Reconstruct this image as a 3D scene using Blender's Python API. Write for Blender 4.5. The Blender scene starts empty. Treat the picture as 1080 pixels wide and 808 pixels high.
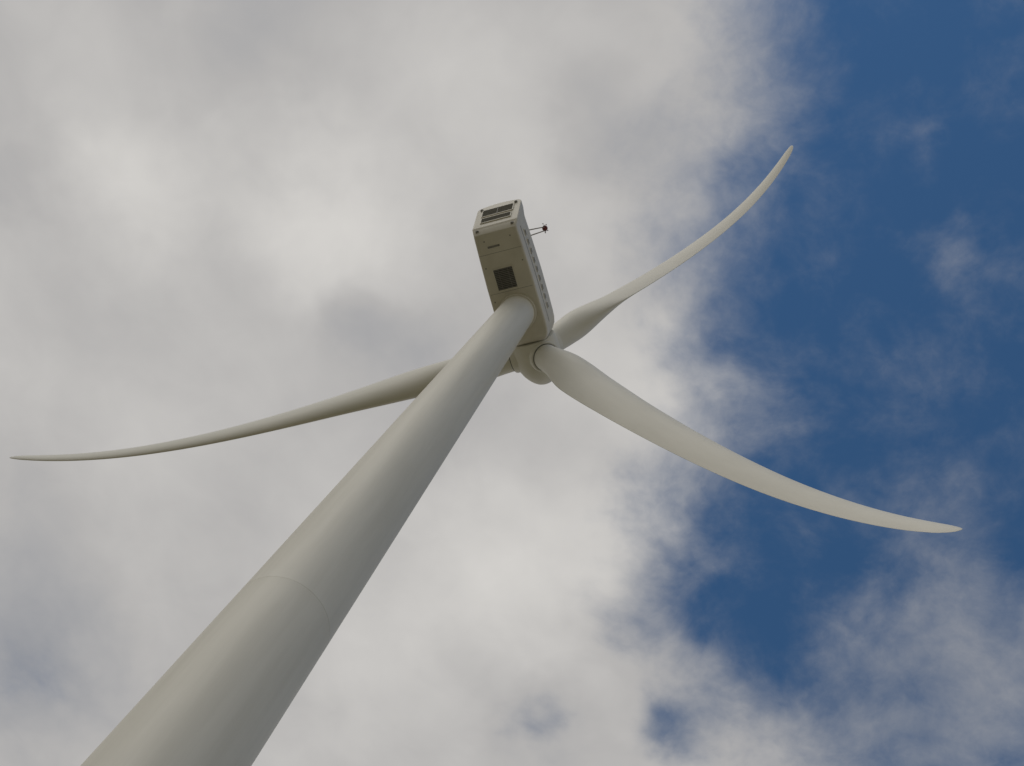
import bpy, bmesh, math, random
from mathutils import Vector, Matrix
random.seed(3)
sc=bpy.context.scene
# ---------------------------------------------------------------- constants (metres)
H=78.0; D=24.14; PSI=0.9125; TILT=0.0937; OVER=3.4825; HZ=1.843
RB=2.173; RT=1.178; R=42.93; PHI=0.4955; CONE=0.0409; B2=-0.6957; B4=4.1715
EYE=Vector((0,0,1.6))
# ---------------------------------------------------------------- helpers
def mat(name,build):
    m=bpy.data.materials.new(name); m.use_nodes=True
    nt=m.node_tree; b=nt.nodes['Principled BSDF']; build(nt,b); return m
def noise(nt,vec,scale,detail=4,rough=.55,dist=0):
    n=nt.nodes.new('ShaderNodeTexNoise'); n.inputs['Scale'].default_value=scale
    n.inputs['Detail'].default_value=detail; n.inputs['Roughness'].default_value=rough
    n.inputs['Distortion'].default_value=dist
    if vec is not None: nt.links.new(vec,n.inputs['Vector'])
    return n
def ramp(nt,fac,stops):
    r=nt.nodes.new('ShaderNodeValToRGB'); cr=r.color_ramp
    while len(cr.elements)<len(stops): cr.elements.new(.5)
    for e,(p,c) in zip(cr.elements,stops): e.position=p; e.color=(*c,1)
    nt.links.new(fac,r.inputs['Fac']); return r
def paint(name,c1,c2,rough=.5,streak=(1,1,.12),scale=1.2,spec=.35):
    def f(nt,b):
        tc=nt.nodes.new('ShaderNodeTexCoord'); mp=nt.nodes.new('ShaderNodeMapping')
        mp.inputs['Scale'].default_value=streak; nt.links.new(tc.outputs['Object'],mp.inputs['Vector'])
        n=noise(nt,mp.outputs[0],scale,6,.6)
        r=ramp(nt,n.outputs['Fac'],[(.3,c2),(.62,c1)])
        nt.links.new(r.outputs[0],b.inputs['Base Color'])
        b.inputs['Roughness'].default_value=rough; b.inputs['Specular IOR Level'].default_value=spec
    return mat(name,f)
m_tower=paint('tower_paint',(.72,.70,.62),(.65,.63,.55),.52,(1,1,.07),1.6)
m_blade=paint('blade_gelcoat',(.77,.755,.685),(.71,.695,.625),.55,(1,1,.2),.8,.25)
m_nac=paint('nacelle_fibreglass',(.69,.66,.58),(.62,.59,.51),.5,(1,1,1),.8)
m_dark=paint('grille_dark',(.11,.11,.105),(.08,.08,.076),.6,(1,1,1),3)
m_slat=paint('grille_slat',(.26,.255,.24),(.20,.195,.185),.5,(1,1,1),3)
m_seal=paint('rubber_seal',(.15,.15,.145),(.11,.11,.11),.7,(1,1,1),3)
m_red=paint('lamp_red',(.17,.035,.028),(.13,.025,.02),.4,(1,1,1),3)
m_steel=paint('galvanised_steel',(.34,.32,.30),(.24,.22,.21),.45,(1,1,1),4)
m_conc=paint('concrete',(.40,.39,.36),(.28,.27,.25),.85,(1,1,1),1.5)
def new_obj(name,bm,mats,parent=None,mw=None,smooth=True,angle=35):
    me=bpy.data.meshes.new(name); bmesh.ops.recalc_face_normals(bm,faces=bm.faces); bm.to_mesh(me); bm.free()
    for m in mats: me.materials.append(m)
    if smooth:
        me.shade_smooth(); me.set_sharp_from_angle(angle=math.radians(angle))
    o=bpy.data.objects.new(name,me); sc.collection.objects.link(o)
    if parent is not None: o.parent=parent
    if mw is not None: o.matrix_world=mw
    return o
def loft(bm,rings,cap0=True,cap1=True,mi=0):
    vs=[[bm.verts.new(p) for p in r] for r in rings]; n=len(rings[0])
    for a,b in zip(vs[:-1],vs[1:]):
        for i in range(n):
            f=bm.faces.new((a[i],a[(i+1)%n],b[(i+1)%n],b[i])); f.material_index=mi
    if cap0: bm.faces.new(vs[0][::-1]).material_index=mi
    if cap1: bm.faces.new(vs[-1]).material_index=mi
    return vs
def box(bm,c,s,mi=0,M=None):
    r=bmesh.ops.create_cube(bm,size=1); 
    for v in r['verts']:
        v.co=Vector((v.co.x*s[0],v.co.y*s[1],v.co.z*s[2]))+Vector(c)
        if M: v.co=M@v.co
    for f in {f for v in r['verts'] for f in v.link_faces}: f.material_index=mi
def tube(bm,p0,p1,r0,r1=None,n=16,mi=0):
    p0=Vector(p0);p1=Vector(p1); r1=r0 if r1 is None else r1
    q=(p1-p0).to_track_quat('Z','Y')
    rings=[[p+q@Vector((r*math.cos(2*math.pi*i/n),r*math.sin(2*math.pi*i/n),0)) for i in range(n)] for p,r in((p0,r0),(p1,r1))]
    loft(bm,rings,mi=mi)
def revolve(prof,n,axis='Z'):
    out=[]
    for h,r in prof:
        if axis=='Z': out.append([(r*math.cos(2*math.pi*i/n),r*math.sin(2*math.pi*i/n),h) for i in range(n)])
        else: out.append([(r*math.cos(2*math.pi*i/n),h,r*math.sin(2*math.pi*i/n)) for i in range(n)])
    return out
def empty(name,loc=(0,0,0)):
    e=bpy.data.objects.new(name,None); sc.collection.objects.link(e); e.location=loc; return e
turbine=empty('wind_turbine')
# ---------------------------------------------------------------- tower
bm=bmesh.new()
def tr(z): return RB+(RT-RB)*z/H
seams=[12.5,34.6]; prof=[]
z=0.25
while z<H-.02:
    prof.append((z,tr(z))); z+=1.4
for s in seams:
    prof=[p for p in prof if abs(p[0]-s)>.3]
    prof+= [(s-.06,tr(s)),(s-.03,tr(s)+.002),(s-.005,tr(s)+.002),(s-.004,tr(s)-.003),(s+.004,tr(s)-.003),(s+.005,tr(s)+.002),(s+.03,tr(s)+.002),(s+.06,tr(s))]
prof.append((H-.02,tr(H))); prof.sort()
loft(bm,revolve(prof,160))
new_obj('tower',bm,[m_tower],turbine,Matrix.Translation((0,D,0)),angle=60)
# yaw collar
bm=bmesh.new(); loft(bm,revolve([(H-.06,RT+.02),(H-.02,RT+.10),(H+.08,RT+.13),(H+.30,RT+.13)],96))
new_obj('yaw_collar',bm,[m_nac],turbine,Matrix.Translation((0,D,0)))
# foundation, door, stairs
bm=bmesh.new(); loft(bm,revolve([(0,3.1),(.18,3.1),(.22,3.05),(.24,2.9)],96))
loft(bm,revolve([(.245,2.5),(.40,2.5),(.42,2.3)],96))
new_obj('foundation',bm,[m_conc],turbine,Matrix.Translation((0,D,0)))
bm=bmesh.new()
box(bm,(0,-RB-.0,2.65),(.95,.22,2.3),0); box(bm,(0,-RB-.12,2.65),(.78,.03,2.08),1)
tube(bm,(.28,-RB-.19,2.6),(.28,-RB-.19,2.85),.02,mi=2)
box(bm,(0,-RB-.7,1.42),(1.2,1.2,.06),2)
for i in range(6): box(bm,(0,-RB-1.45-i*.27,1.25-i*.2),(1.0,.27,.04),2)
for s in(-.55,.55):
    tube(bm,(s,-RB-1.3,1.4),(s,-RB-2.95,.2),.04,mi=2)
    tube(bm,(s,-RB-.2,2.4),(s,-RB-1.3,2.4),.025,mi=2); tube(bm,(s,-RB-1.3,2.4),(s,-RB-2.95,1.2),.025,mi=2)
    for y,z0,z1 in((-.2,1.4,2.4),(-1.3,.24,2.4),(-2.95,.1,1.2)): tube(bm,(s,-RB+y,z0),(s,-RB+y,z1),.025,mi=2)
new_obj('door_and_stairs',bm,[m_tower,m_nac,m_steel],turbine,Matrix.Translation((0,D,0))@Matrix.Rotation(math.radians(130),4,'Z'))
# ---------------------------------------------------------------- nacelle (local X lateral, Y towards hub, Z up)
l=Vector((math.cos(PSI),-math.sin(PSI),0)); a0=Vector((math.sin(PSI),math.cos(PSI),0)); up=Vector((0,0,1))
def frame(x,y,z,o):
    M=Matrix.Identity(4)
    for i in range(3): M[i][0]=x[i];M[i][1]=y[i];M[i][2]=z[i];M[i][3]=o[i]
    return M
NM=frame(l,a0,up,Vector((0,D,H)))
nac=empty('nacelle'); nac.parent=turbine; nac.matrix_world=NM
def prof_ring(y,hw,zb,zt,rb=.16,rt=.42,arch=.16,lean=0):
    pts=[]
    def arc(cx,cz,r,a0_,a1,n=8):
        for i in range(n+1):
            a=math.radians(a0_+(a1-a0_)*i/n); pts.append([cx+r*math.cos(a),cz+r*math.sin(a)])
    arc(-hw+rb,zb+rb,rb,180,270); arc(hw-rb,zb+rb,rb,270,360)
    arc(hw-rt,zt-rt,rt,0,90)
    for i in range(1,8):
        t=i/8; x=(hw-rt)*(1-2*t); pts.append([x,zt+arch*(1-(x/(hw-rt))**2)])
    arc(-hw+rt,zt-rt,rt,90,180)
    return [(p[0],y+lean*(p[1]-zb),p[1]) for p in pts]
SL=-.85/2.85
st=[(2.42,1.05,.75,2.95),(2.38,1.25,.58,3.15),(2.2,1.45,.38,3.4),(1.9,1.60,.25,3.65),(1.5,1.66,.2,3.8),(1.0,1.67,.2,3.88),(0,1.67,.2,3.95),(-2,1.66,.2,4.0),(-4,1.60,.2,4.0),(-5.55,1.54,.2,3.98)]
rings=[prof_ring(*s) for s in st]
rings.append(prof_ring(-5.70,1.53,.21,3.98,lean=-.02))
rings.append(prof_ring(-5.76,1.54,.26,3.97,lean=-.05))
rings.append(prof_ring(-6.02,1.62,.66,3.93,lean=SL*.5))
rings.append(prof_ring(-6.07,1.62,.74,3.9,lean=SL))
rings.append(prof_ring(-6.12,1.59,.78,3.86,lean=SL))
rings.append(prof_ring(-6.145,1.52,.84,3.80,lean=SL))
bm=bmesh.new(); loft(bm,rings)
for s in(-1,1):
    for y0,y1 in((1.4,-1.9),(-1.92,-5.5)):
        xa=1.665; xb=1.66 if y1>-2 else 1.545
        if y1<-2: xa=1.66
        pa=Vector((s*(xa+.005),y0,1.35)); pb=Vector((s*(xb+.005),y1,1.35)); q=(pb-pa)
        M=Matrix.Translation((pa+pb)/2)@q.to_track_quat('Y','Z').to_matrix().to_4x4()
        box(bm,(0,0,0),(.03,q.length,.06),2,M)
for y in(-1.55,-4.3): box(bm,(0,y,.197),(3.0,.022,.010),2)
box(bm,(0,-1.30,.19),(1.1,.3,.02),0)
for x,y in((-.9,-5.2),(.95,-5.2),(-1.3,-3.4),(1.32,-3.4),(-1.35,-1.0)): box(bm,(x,y,.185),(.08,.08,.03),2)
box(bm,(-.35,-4.75,.19),(.85,.14,.014),2)
for s in(-1.25,1.25):
    for c in ((s,-5.93,.5),(s,-6.93,3.42)):
        r=bmesh.ops.create_uvsphere(bm,u_segments=16,v_segments=10,radius=.12)
        for v in r['verts']: v.co+=Vector(c)
        for f in {f for v in r['verts'] for f in v.link_faces}: f.material_index=2
new_obj('housing',bm,[m_nac,m_seal,m_slat],nac,NM,angle=28)
def grille(name,w,h,n,M,bars=(-.25,.25),soft=False):
    bm=bmesh.new()
    box(bm,(0,0,.005),(w,h,.03),0)
    fw=.06
    for s in(-1,1):
        box(bm,(s*(w/2+fw/2),0,.02),(fw,h+2*fw,.07),2); box(bm,(0,s*(h/2+fw/2),.02),(w,fw,.07),2)
    for i in range(n):
        y=-h/2+(i+.5)*h/n
        Mx=Matrix.Translation((0,y,.045))@Matrix.Rotation(math.radians(35),4,'X')
        box(bm,(0,0,0),(w,h/n*.6,.008),1,Mx)
    for s in bars: box(bm,(s*w,0,.06),(.03,h,.03),1)
    new_obj(name,bm,[m_slat if soft else m_dark,m_slat,m_nac],nac,NM@M,smooth=False)
grille('underside_vent',1.35,1.45,12,Matrix.Translation((-.18,-2.45,.195))@Matrix.Rotation(math.pi,4,'X'))
fd=Vector((0,-.85,2.85)).normalized(); nn=Vector((0,-2.85,-.85)).normalized()
def rearM(t): 
    return frame(fd.cross(nn),fd,nn,Vector((0,-6.16,.84))+fd*t)
grille('rear_vent_lower',2.1,.62,6,rearM(.85),())
grille('rear_vent_upper',2.2,.95,9,rearM(2.0),(0,))
for i in range(9):
    y=-4.9+i*.66
    xw=1.665 if y>-2 else 1.66-(-2-y)*.033
    M=Matrix.Translation((xw,y,2.15))@Matrix.Rotation(math.pi/2,4,'Y')
    grille('side_louvre_%d'%(i+1),.26,.34,3,M,(),True)
# met instruments on roof
TX=2.38
bm=bmesh.new()
for y in(-4.7,-4.2):
    tube(bm,(.7,y,3.9),(.7,y,4.75),.045,.035); tube(bm,(.6,y,4.7),(TX+.03,y+(.12 if y<-4.5 else -.12),4.8),.05,.035)
tube(bm,(TX,-4.62,4.8),(TX,-4.28,4.8),.035)
for y in(-4.66,-4.24):
    tube(bm,(TX,y,4.7),(TX,y,5.15),.025)
    for k in range(3):
        a=k*2.094; p=Vector((TX+.14*math.cos(a),y+.14*math.sin(a),5.15)); tube(bm,(TX,y,5.15),p,.008)
        r=bmesh.ops.create_uvsphere(bm,u_segments=10,v_segments=6,radius=.045)
        for v in r['verts']: v.co+=p
new_obj('met_mast',bm,[m_steel],nac,NM)
bm=bmesh.new(); tube(bm,(TX,-4.45,4.75),(TX,-4.45,5.0),.10)
r=bmesh.ops.create_uvsphere(bm,u_segments=20,v_segments=12,radius=.2)
for v in r['verts']: v.co+=Vector((TX,-4.45,5.05))
new_obj('aviation_lamp',bm,[m_red],nac,NM)
# ---------------------------------------------------------------- rotor
a=(a0*math.cos(TILT)+up*math.sin(TILT)); upr=l.cross(a); hub=Vector((0,D,H))+a*OVER+up*HZ
HM=frame(l,a,upr,hub)
rotor=empty('rotor'); rotor.parent=turbine; rotor.matrix_world=HM
bm=bmesh.new()
pr=[(-1.12,1.15),(-1.10,1.50),(-1.0,1.60),(-.5,1.68),(0,1.70),(.5,1.67),(1.0,1.55),(1.5,1.33),(1.9,1.05),(2.2,.75),(2.38,.45),(2.45,.15)]
def cr(ps,n=5):
    o=[]
    for i in range(len(ps)-1):
        p0=ps[max(i-1,0)];p1=ps[i];p2=ps[i+1];p3=ps[min(i+2,len(ps)-1)]
        for k in range(n):
            t=k/n; o.append(tuple(.5*((2*p1[j])+(-p0[j]+p2[j])*t+(2*p0[j]-5*p1[j]+4*p2[j]-p3[j])*t*t+(-p0[j]+3*p1[j]-3*p2[j]+p3[j])*t**3) for j in range(2)))
    o.append(ps[-1]); return o
loft(bm,revolve(cr(pr),72,'Y'))
loft(bm,revolve([(-1.6,1.0),(-1.1,1.05)],48,'Y'),mi=1)
new_obj('spinner',bm,[m_blade,m_seal],rotor,HM,angle=40)
def interp(tab,x):
    if x<=tab[0][0]: return tab[0][1]
    for (x0,y0),(x1,y1) in zip(tab[:-1],tab[1:]):
        if x<=x1:
            t=(x-x0)/(x1-x0); return y0+(y1-y0)*t
    return tab[-1][1]
def sm(tab,x,w):
    return sum(interp(tab,x+w*k/3)for k in(-3,-2,-1,0,1,2,3))/7
CH=[(0,1.86),(2.3,1.86),(4,2.2),(6,2.95),(8,3.45),(9,3.52),(11,3.4),(15,2.95),(20,2.5),(25,2.1),(30,1.74),(35,1.38),(39,1.08),(41,.9),(42,.72),(42.6,.48),(42.85,.28),(42.93,.08)]
TC=[(0,1),(2.3,1),(4,.8),(6,.55),(8,.40),(10,.34),(15,.27),(20,.23),(30,.19),(43,.16)]
TW=[(0,14),(5,14.5),(9,13),(15,8.5),(20,5.8),(25,3.8),(30,2.3),(35,1.0),(40,.2),(43,-.5)]
AX=[(0,.5),(2.3,.5),(5,.44),(9,.36),(15,.33),(30,.31),(43,.35)]
CIR=[(0,1),(2.3,1),(4,.75),(6.5,.25),(9,0),(50,0)]
PITCH=2.0; NP=56
def section(r):
    w=.0 if r>41.5 else (.9 if r>4 else .5)
    c=sm(CH,r,w) if w else interp(CH,r)
    tc=sm(TC,r,.8); th=math.radians(sm(TW,r,1.5)+PITCH); ax=sm(AX,r,1); ci=max(0,min(1,sm(CIR,r,.8)))
    e=Vector((-math.cos(th),math.sin(th),0)); n=Vector((-math.sin(th),-math.cos(th),0)); pts=[]
    s=r/R; off=CONE*r-B2*s*s-B4*s**4
    for i in range(NP):
        A=2*math.pi*i/NP; xc=.5*(1+math.cos(A))
        yt=5*tc*(.2969*math.sqrt(xc)-.1260*xc-.3516*xc**2+.2843*xc**3-.1015*xc**4)+.004*xc
        cam=.035*4*xc*(1-xc)
        ya=(yt if math.sin(A)>=0 else -yt*.8)+cam
        yc=.5*math.sin(A)
        y=ya*(1-ci)+yc*ci
        p=e*((ax-xc)*c)+n*(y*c)+Vector((0,off,r)); pts.append(p)
    return pts
rs=[1.35,1.6,1.62,1.66,1.68]+[1.9+.35*i for i in range(22)]
r=rs[-1]
while r<41.2: r+=.6; rs.append(r)
rs=[x for x in rs if x<41.6]+[41.8,42.1,42.35,42.55,42.7,42.8,42.87,42.91,42.93]
for k in range(3):
    BM=HM@Matrix.Rotation(PHI+k*2*math.pi/3,4,'Y')
    bm=bmesh.new(); loft(bm,[section(r) for r in rs])
    new_obj('blade_%d'%(k+1),bm,[m_blade],rotor,BM,angle=60)
    bm=bmesh.new(); off=CONE*1.6
    pr2=[(1.1,1.12),(1.66,1.10),(1.74,1.06),(1.76,.99)]
    loft(bm,[[(x,y+off,z) for x,y,z in ring] for ring in revolve(pr2,64)])
    loft(bm,[[(x,y+off,z) for x,y,z in ring] for ring in revolve([(1.76,.97),(1.82,.965),(1.83,.93)],64)],mi=1)
    new_obj('blade_collar_%d'%(k+1),bm,[m_blade,m_seal],rotor,BM)
# ---------------------------------------------------------------- ground
def gmat(nt,b):
    tc=nt.nodes.new('ShaderNodeTexCoord')
    n=noise(nt,tc.outputs['Object'],.05,8,.6); n2=noise(nt,tc.outputs['Object'],9,5,.7)
    r1=ramp(nt,n.outputs['Fac'],[(.3,(.20,.18,.10)),(.5,(.27,.235,.145)),(.7,(.14,.14,.07))])
    r2=ramp(nt,n2.outputs['Fac'],[(.3,(.65,.65,.65)),(.7,(1.2,1.2,1.15))])
    mx=nt.nodes.new('ShaderNodeMix'); mx.data_type='RGBA'; mx.blend_type='MULTIPLY'; mx.inputs[0].default_value=1
    nt.links.new(r1.outputs[0],mx.inputs[6]); nt.links.new(r2.outputs[0],mx.inputs[7]); nt.links.new(mx.outputs[2],b.inputs['Base Color'])
    b.inputs['Roughness'].default_value=.95
    bp=nt.nodes.new('ShaderNodeBump'); bp.inputs['Strength'].default_value=.6; nt.links.new(n2.outputs['Fac'],bp.inputs['Height']); nt.links.new(bp.outputs[0],b.inputs['Normal'])
bm=bmesh.new(); bmesh.ops.create_circle(bm,cap_ends=True,segments=96,radius=4000)
new_obj('ground',bm,[mat('dry_grass',gmat)],smooth=False)
def grav(nt,b):
    tc=nt.nodes.new('ShaderNodeTexCoord'); v=nt.nodes.new('ShaderNodeTexVoronoi'); v.inputs['Scale'].default_value=22
    nt.links.new(tc.outputs['Object'],v.inputs['Vector'])
    r=ramp(nt,v.outputs['Color'],[(0,(.30,.28,.24)),(1,(.48,.45,.39))]); nt.links.new(r.outputs[0],b.inputs['Base Color']); b.inputs['Roughness'].default_value=.9
    bp=nt.nodes.new('ShaderNodeBump'); bp.inputs['Strength'].default_value=.5; nt.links.new(v.outputs['Distance'],bp.inputs['Height']); nt.links.new(bp.outputs[0],b.inputs['Normal'])
bm=bmesh.new(); vs=[]
for i in range(72):
    t=2*math.pi*i/72; q=17+1.2*math.sin(3*t+1)+.7*math.sin(7*t)+random.uniform(-.25,.25); vs.append(bm.verts.new((q*1.5*math.cos(t),D-4+q*1.4*math.sin(t),.004)))
bm.faces.new(vs); new_obj('gravel_pad',bm,[mat('gravel',grav)],smooth=False)
# ---------------------------------------------------------------- camera
right=Vector((0.79479,-0.5773,0.18716)).normalized(); upv=Vector((-0.60599,-0.7383,0.29611)); upv=(upv-right*upv.dot(right)).normalized(); fw=upv.cross(right)
cd=bpy.data.cameras.new('camera'); cd.sensor_width=36; cd.lens=41.272; cd.clip_end=10000; cd.clip_start=.1
cam=bpy.data.objects.new('camera',cd); sc.collection.objects.link(cam); cam.matrix_world=frame(right,upv,-fw,EYE); sc.camera=cam
# ---------------------------------------------------------------- light
SE,SR=math.radians(48),math.radians(245)
sd=Vector((math.sin(SR)*math.cos(SE),math.cos(SR)*math.cos(SE),math.sin(SE)))
L=bpy.data.lights.new('sun','SUN'); L.energy=.7; L.angle=math.radians(40); L.color=(1,.95,.87)
lo=bpy.data.objects.new('sun',L); sc.collection.objects.link(lo); lo.rotation_euler=sd.to_track_quat('Z','Y').to_euler(); lo.location=(0,0,150)
# ---------------------------------------------------------------- sky: clear air plus a cloud layer
# Cloud layer coordinates: U,V on a horizontal sheet at unit height above the eye (milli-units in the tables).
w=bpy.data.worlds.new('World'); sc.world=w; w.use_nodes=True; nt=w.node_tree
try:
    w.cycles.sampling_method='MANUAL'; w.cycles.sample_map_resolution=256
except Exception: pass
for n in list(nt.nodes): nt.nodes.remove(n)
N=nt.nodes.new; LK=nt.links.new
out=N('ShaderNodeOutputWorld'); bg=N('ShaderNodeBackground'); bg.inputs[1].default_value=.1
sky=N('ShaderNodeTexSky'); sky.sky_type='NISHITA'; sky.sun_disc=False; sky.sun_elevation=SE; sky.sun_rotation=SR
sky.altitude=600; sky.air_density=1.0; sky.dust_density=.1; sky.ozone_density=4
hs=N('ShaderNodeHueSaturation'); hs.inputs['Hue'].default_value=.494; hs.inputs['Saturation'].default_value=1.13; hs.inputs['Value'].default_value=.88; LK(sky.outputs[0],hs.inputs['Color']); LK(hs.outputs[0],bg.inputs[0])
def math_(op,a_,b_=None,c_=None,clamp=False):
    n=N('ShaderNodeMath'); n.operation=op; n.use_clamp=clamp
    for i,v in enumerate((a_,b_,c_)):
        if v is None: continue
        if isinstance(v,(int,float)): n.inputs[i].default_value=v
        else: LK(v,n.inputs[i])
    return n.outputs[0]
def maprange(v,a_,b_,c_,d_,kind='SMOOTHSTEP'):
    n=N('ShaderNodeMapRange'); n.interpolation_type=kind; LK(v,n.inputs[0])
    for i,x in enumerate((a_,b_,c_,d_)): n.inputs[i+1].default_value=x
    return n.outputs[0]
tc=N('ShaderNodeTexCoord'); sp=N('ShaderNodeSeparateXYZ'); LK(tc.outputs['Generated'],sp.inputs[0])
zc=math_('MAXIMUM',sp.outputs[2],.04)
px=math_('DIVIDE',sp.outputs[0],zc); py=math_('DIVIDE',sp.outputs[1],zc)
U=math_('SUBTRACT',math_('MULTIPLY',px,.809),math_('MULTIPLY',py,.588))
V=math_('ADD',math_('MULTIPLY',px,.588),math_('MULTIPLY',py,.809))
cb=N('ShaderNodeCombineXYZ'); LK(U,cb.inputs[0]); LK(V,cb.inputs[1]); P=cb.outputs[0]
wn=noise(nt,P,7,4,.58); sub=N('ShaderNodeVectorMath'); sub.operation='SUBTRACT'; LK(wn.outputs['Color'],sub.inputs[0]); sub.inputs[1].default_value=(.5,.5,.5)
scl=N('ShaderNodeVectorMath'); scl.operation='SCALE'; LK(sub.outputs[0],scl.inputs[0]); scl.inputs[3].default_value=.15
add=N('ShaderNodeVectorMath'); add.operation='ADD'; LK(P,add.inputs[0]); LK(scl.outputs[0],add.inputs[1]); PW=add.outputs[0]
def blobs(L):
    acc=None
    for u,v,rr,wt in L:
        d=N('ShaderNodeVectorMath'); d.operation='DISTANCE'; LK(PW,d.inputs[0]); d.inputs[1].default_value=(u/1000,v/1000,0)
        m=maprange(d.outputs[1],0,rr/1000,wt,0)
        acc=m if acc is None else math_('ADD',acc,m)
    return acc
edge=[(-9,12),(34,2),(83,8),(134,-28),(182,-40),(224,-40),(282,-30),(319,-16),(355,-22),(404,-45),(466,-58),(524,-50),(575,-25),(619,5),(669,35),(720,60)]
fc=N('ShaderNodeFloatCurve'); cv=fc.mapping.curves[0]
v0,v1=0.0,.9
pts=[((v/1000-v0)/(v1-v0),(u/1000+.1)/.6) for v,u in edge if v>=0]
cv.points[0].location=(0,pts[0][1]); cv.points[1].location=(1,pts[-1][1])
for p in pts: cv.points.new(*p)
fc.mapping.update()
spw=N('ShaderNodeSeparateXYZ'); LK(PW,spw.inputs[0])
LK(math_('DIVIDE',math_('SUBTRACT',spw.outputs[1],v0),v1-v0,clamp=True),fc.inputs[1])
ub=math_('SUBTRACT',math_('MULTIPLY',fc.outputs[0],.6),.1)
bank=maprange(math_('SUBTRACT',ub,spw.outputs[0]),-.10,.13,0,1)
rad=N('ShaderNodeVectorMath'); rad.operation='LENGTH'; LK(P,rad.inputs[0])
far=maprange(rad.outputs[1],1.0,2.2,0,.75)  # unseen cloud low in the sky, added to warm the light on the tower
cover=blobs([(161,179,60,.24),(180,225,45,.12),(201,51,57,.08),(243,505,130,.27),(268,609,150,.30),(128,541,90,.24),(78,674,150,.28),(178,630,130,.22),(62,320,84,.08),(75,178,90,.08),(120,442,86,.05),(60,420,90,.05),(130,310,80,.05),
 (-106,77,87,-.24),(-314,280,74,-.06),(-171,690,73,-.5),(-36,662,71,-.5),(-714,693,140,-.30),(-90,538,77,-.10),(-13,72,53,-.06),(40,610,70,-.10),(190,20,90,-.10)])
n1=noise(nt,P,8,6,.62,.3); n2=noise(nt,P,32,5,.65,.4)
nz=math_('ADD',math_('MULTIPLY',math_('SUBTRACT',n1.outputs['Fac'],.5),.78),math_('MULTIPLY',math_('SUBTRACT',n2.outputs['Fac'],.5),.24))
den=math_('ADD',math_('ADD',math_('ADD',bank,cover),far),nz)
cov=maprange(den,-.05,.84,0,1)
shade=blobs([(-537,164,134,.32),(-355,176,130,.36),(-314,280,80,-.22),(-172,506,169,.36),(-435,37,169,-.12),(-722,671,174,-.42),(-106,85,81,-.20),(-87,312,115,.22),(-141,161,97,.16),(-668,510,149,-.12),(-372,525,175,.12),(-240,59,110,.12),(-658,278,141,.10),(-30,590,150,-.12),(-171,690,90,-.22),(-640,80,150,-.04),(255,560,190,-.36),(120,640,150,-.28),(-330,640,140,.12)])
s1=noise(nt,P,4.2,4,.48,.2); s2=noise(nt,P,15,5,.55,.5)
sh=math_('ADD',math_('ADD',.56,shade),math_('ADD',math_('MULTIPLY',math_('SUBTRACT',s1.outputs['Fac'],.5),.6),math_('MULTIPLY',math_('SUBTRACT',s2.outputs['Fac'],.5),.2)))
crp=ramp(nt,sh,[(0,(.25,.265,.30)),(.5,(.455,.445,.438)),(1,(.67,.652,.625))])
bc=N('ShaderNodeBackground'); LK(crp.outputs[0],bc.inputs[0]); bc.inputs[1].default_value=1
mx=N('ShaderNodeMixShader'); LK(cov,mx.inputs[0]); LK(bg.outputs[0],mx.inputs[1]); LK(bc.outputs[0],mx.inputs[2]); LK(mx.outputs[0],out.inputs[0])
sc.view_settings.view_transform='Standard'; sc.view_settings.look='None'; sc.view_settings.exposure=0
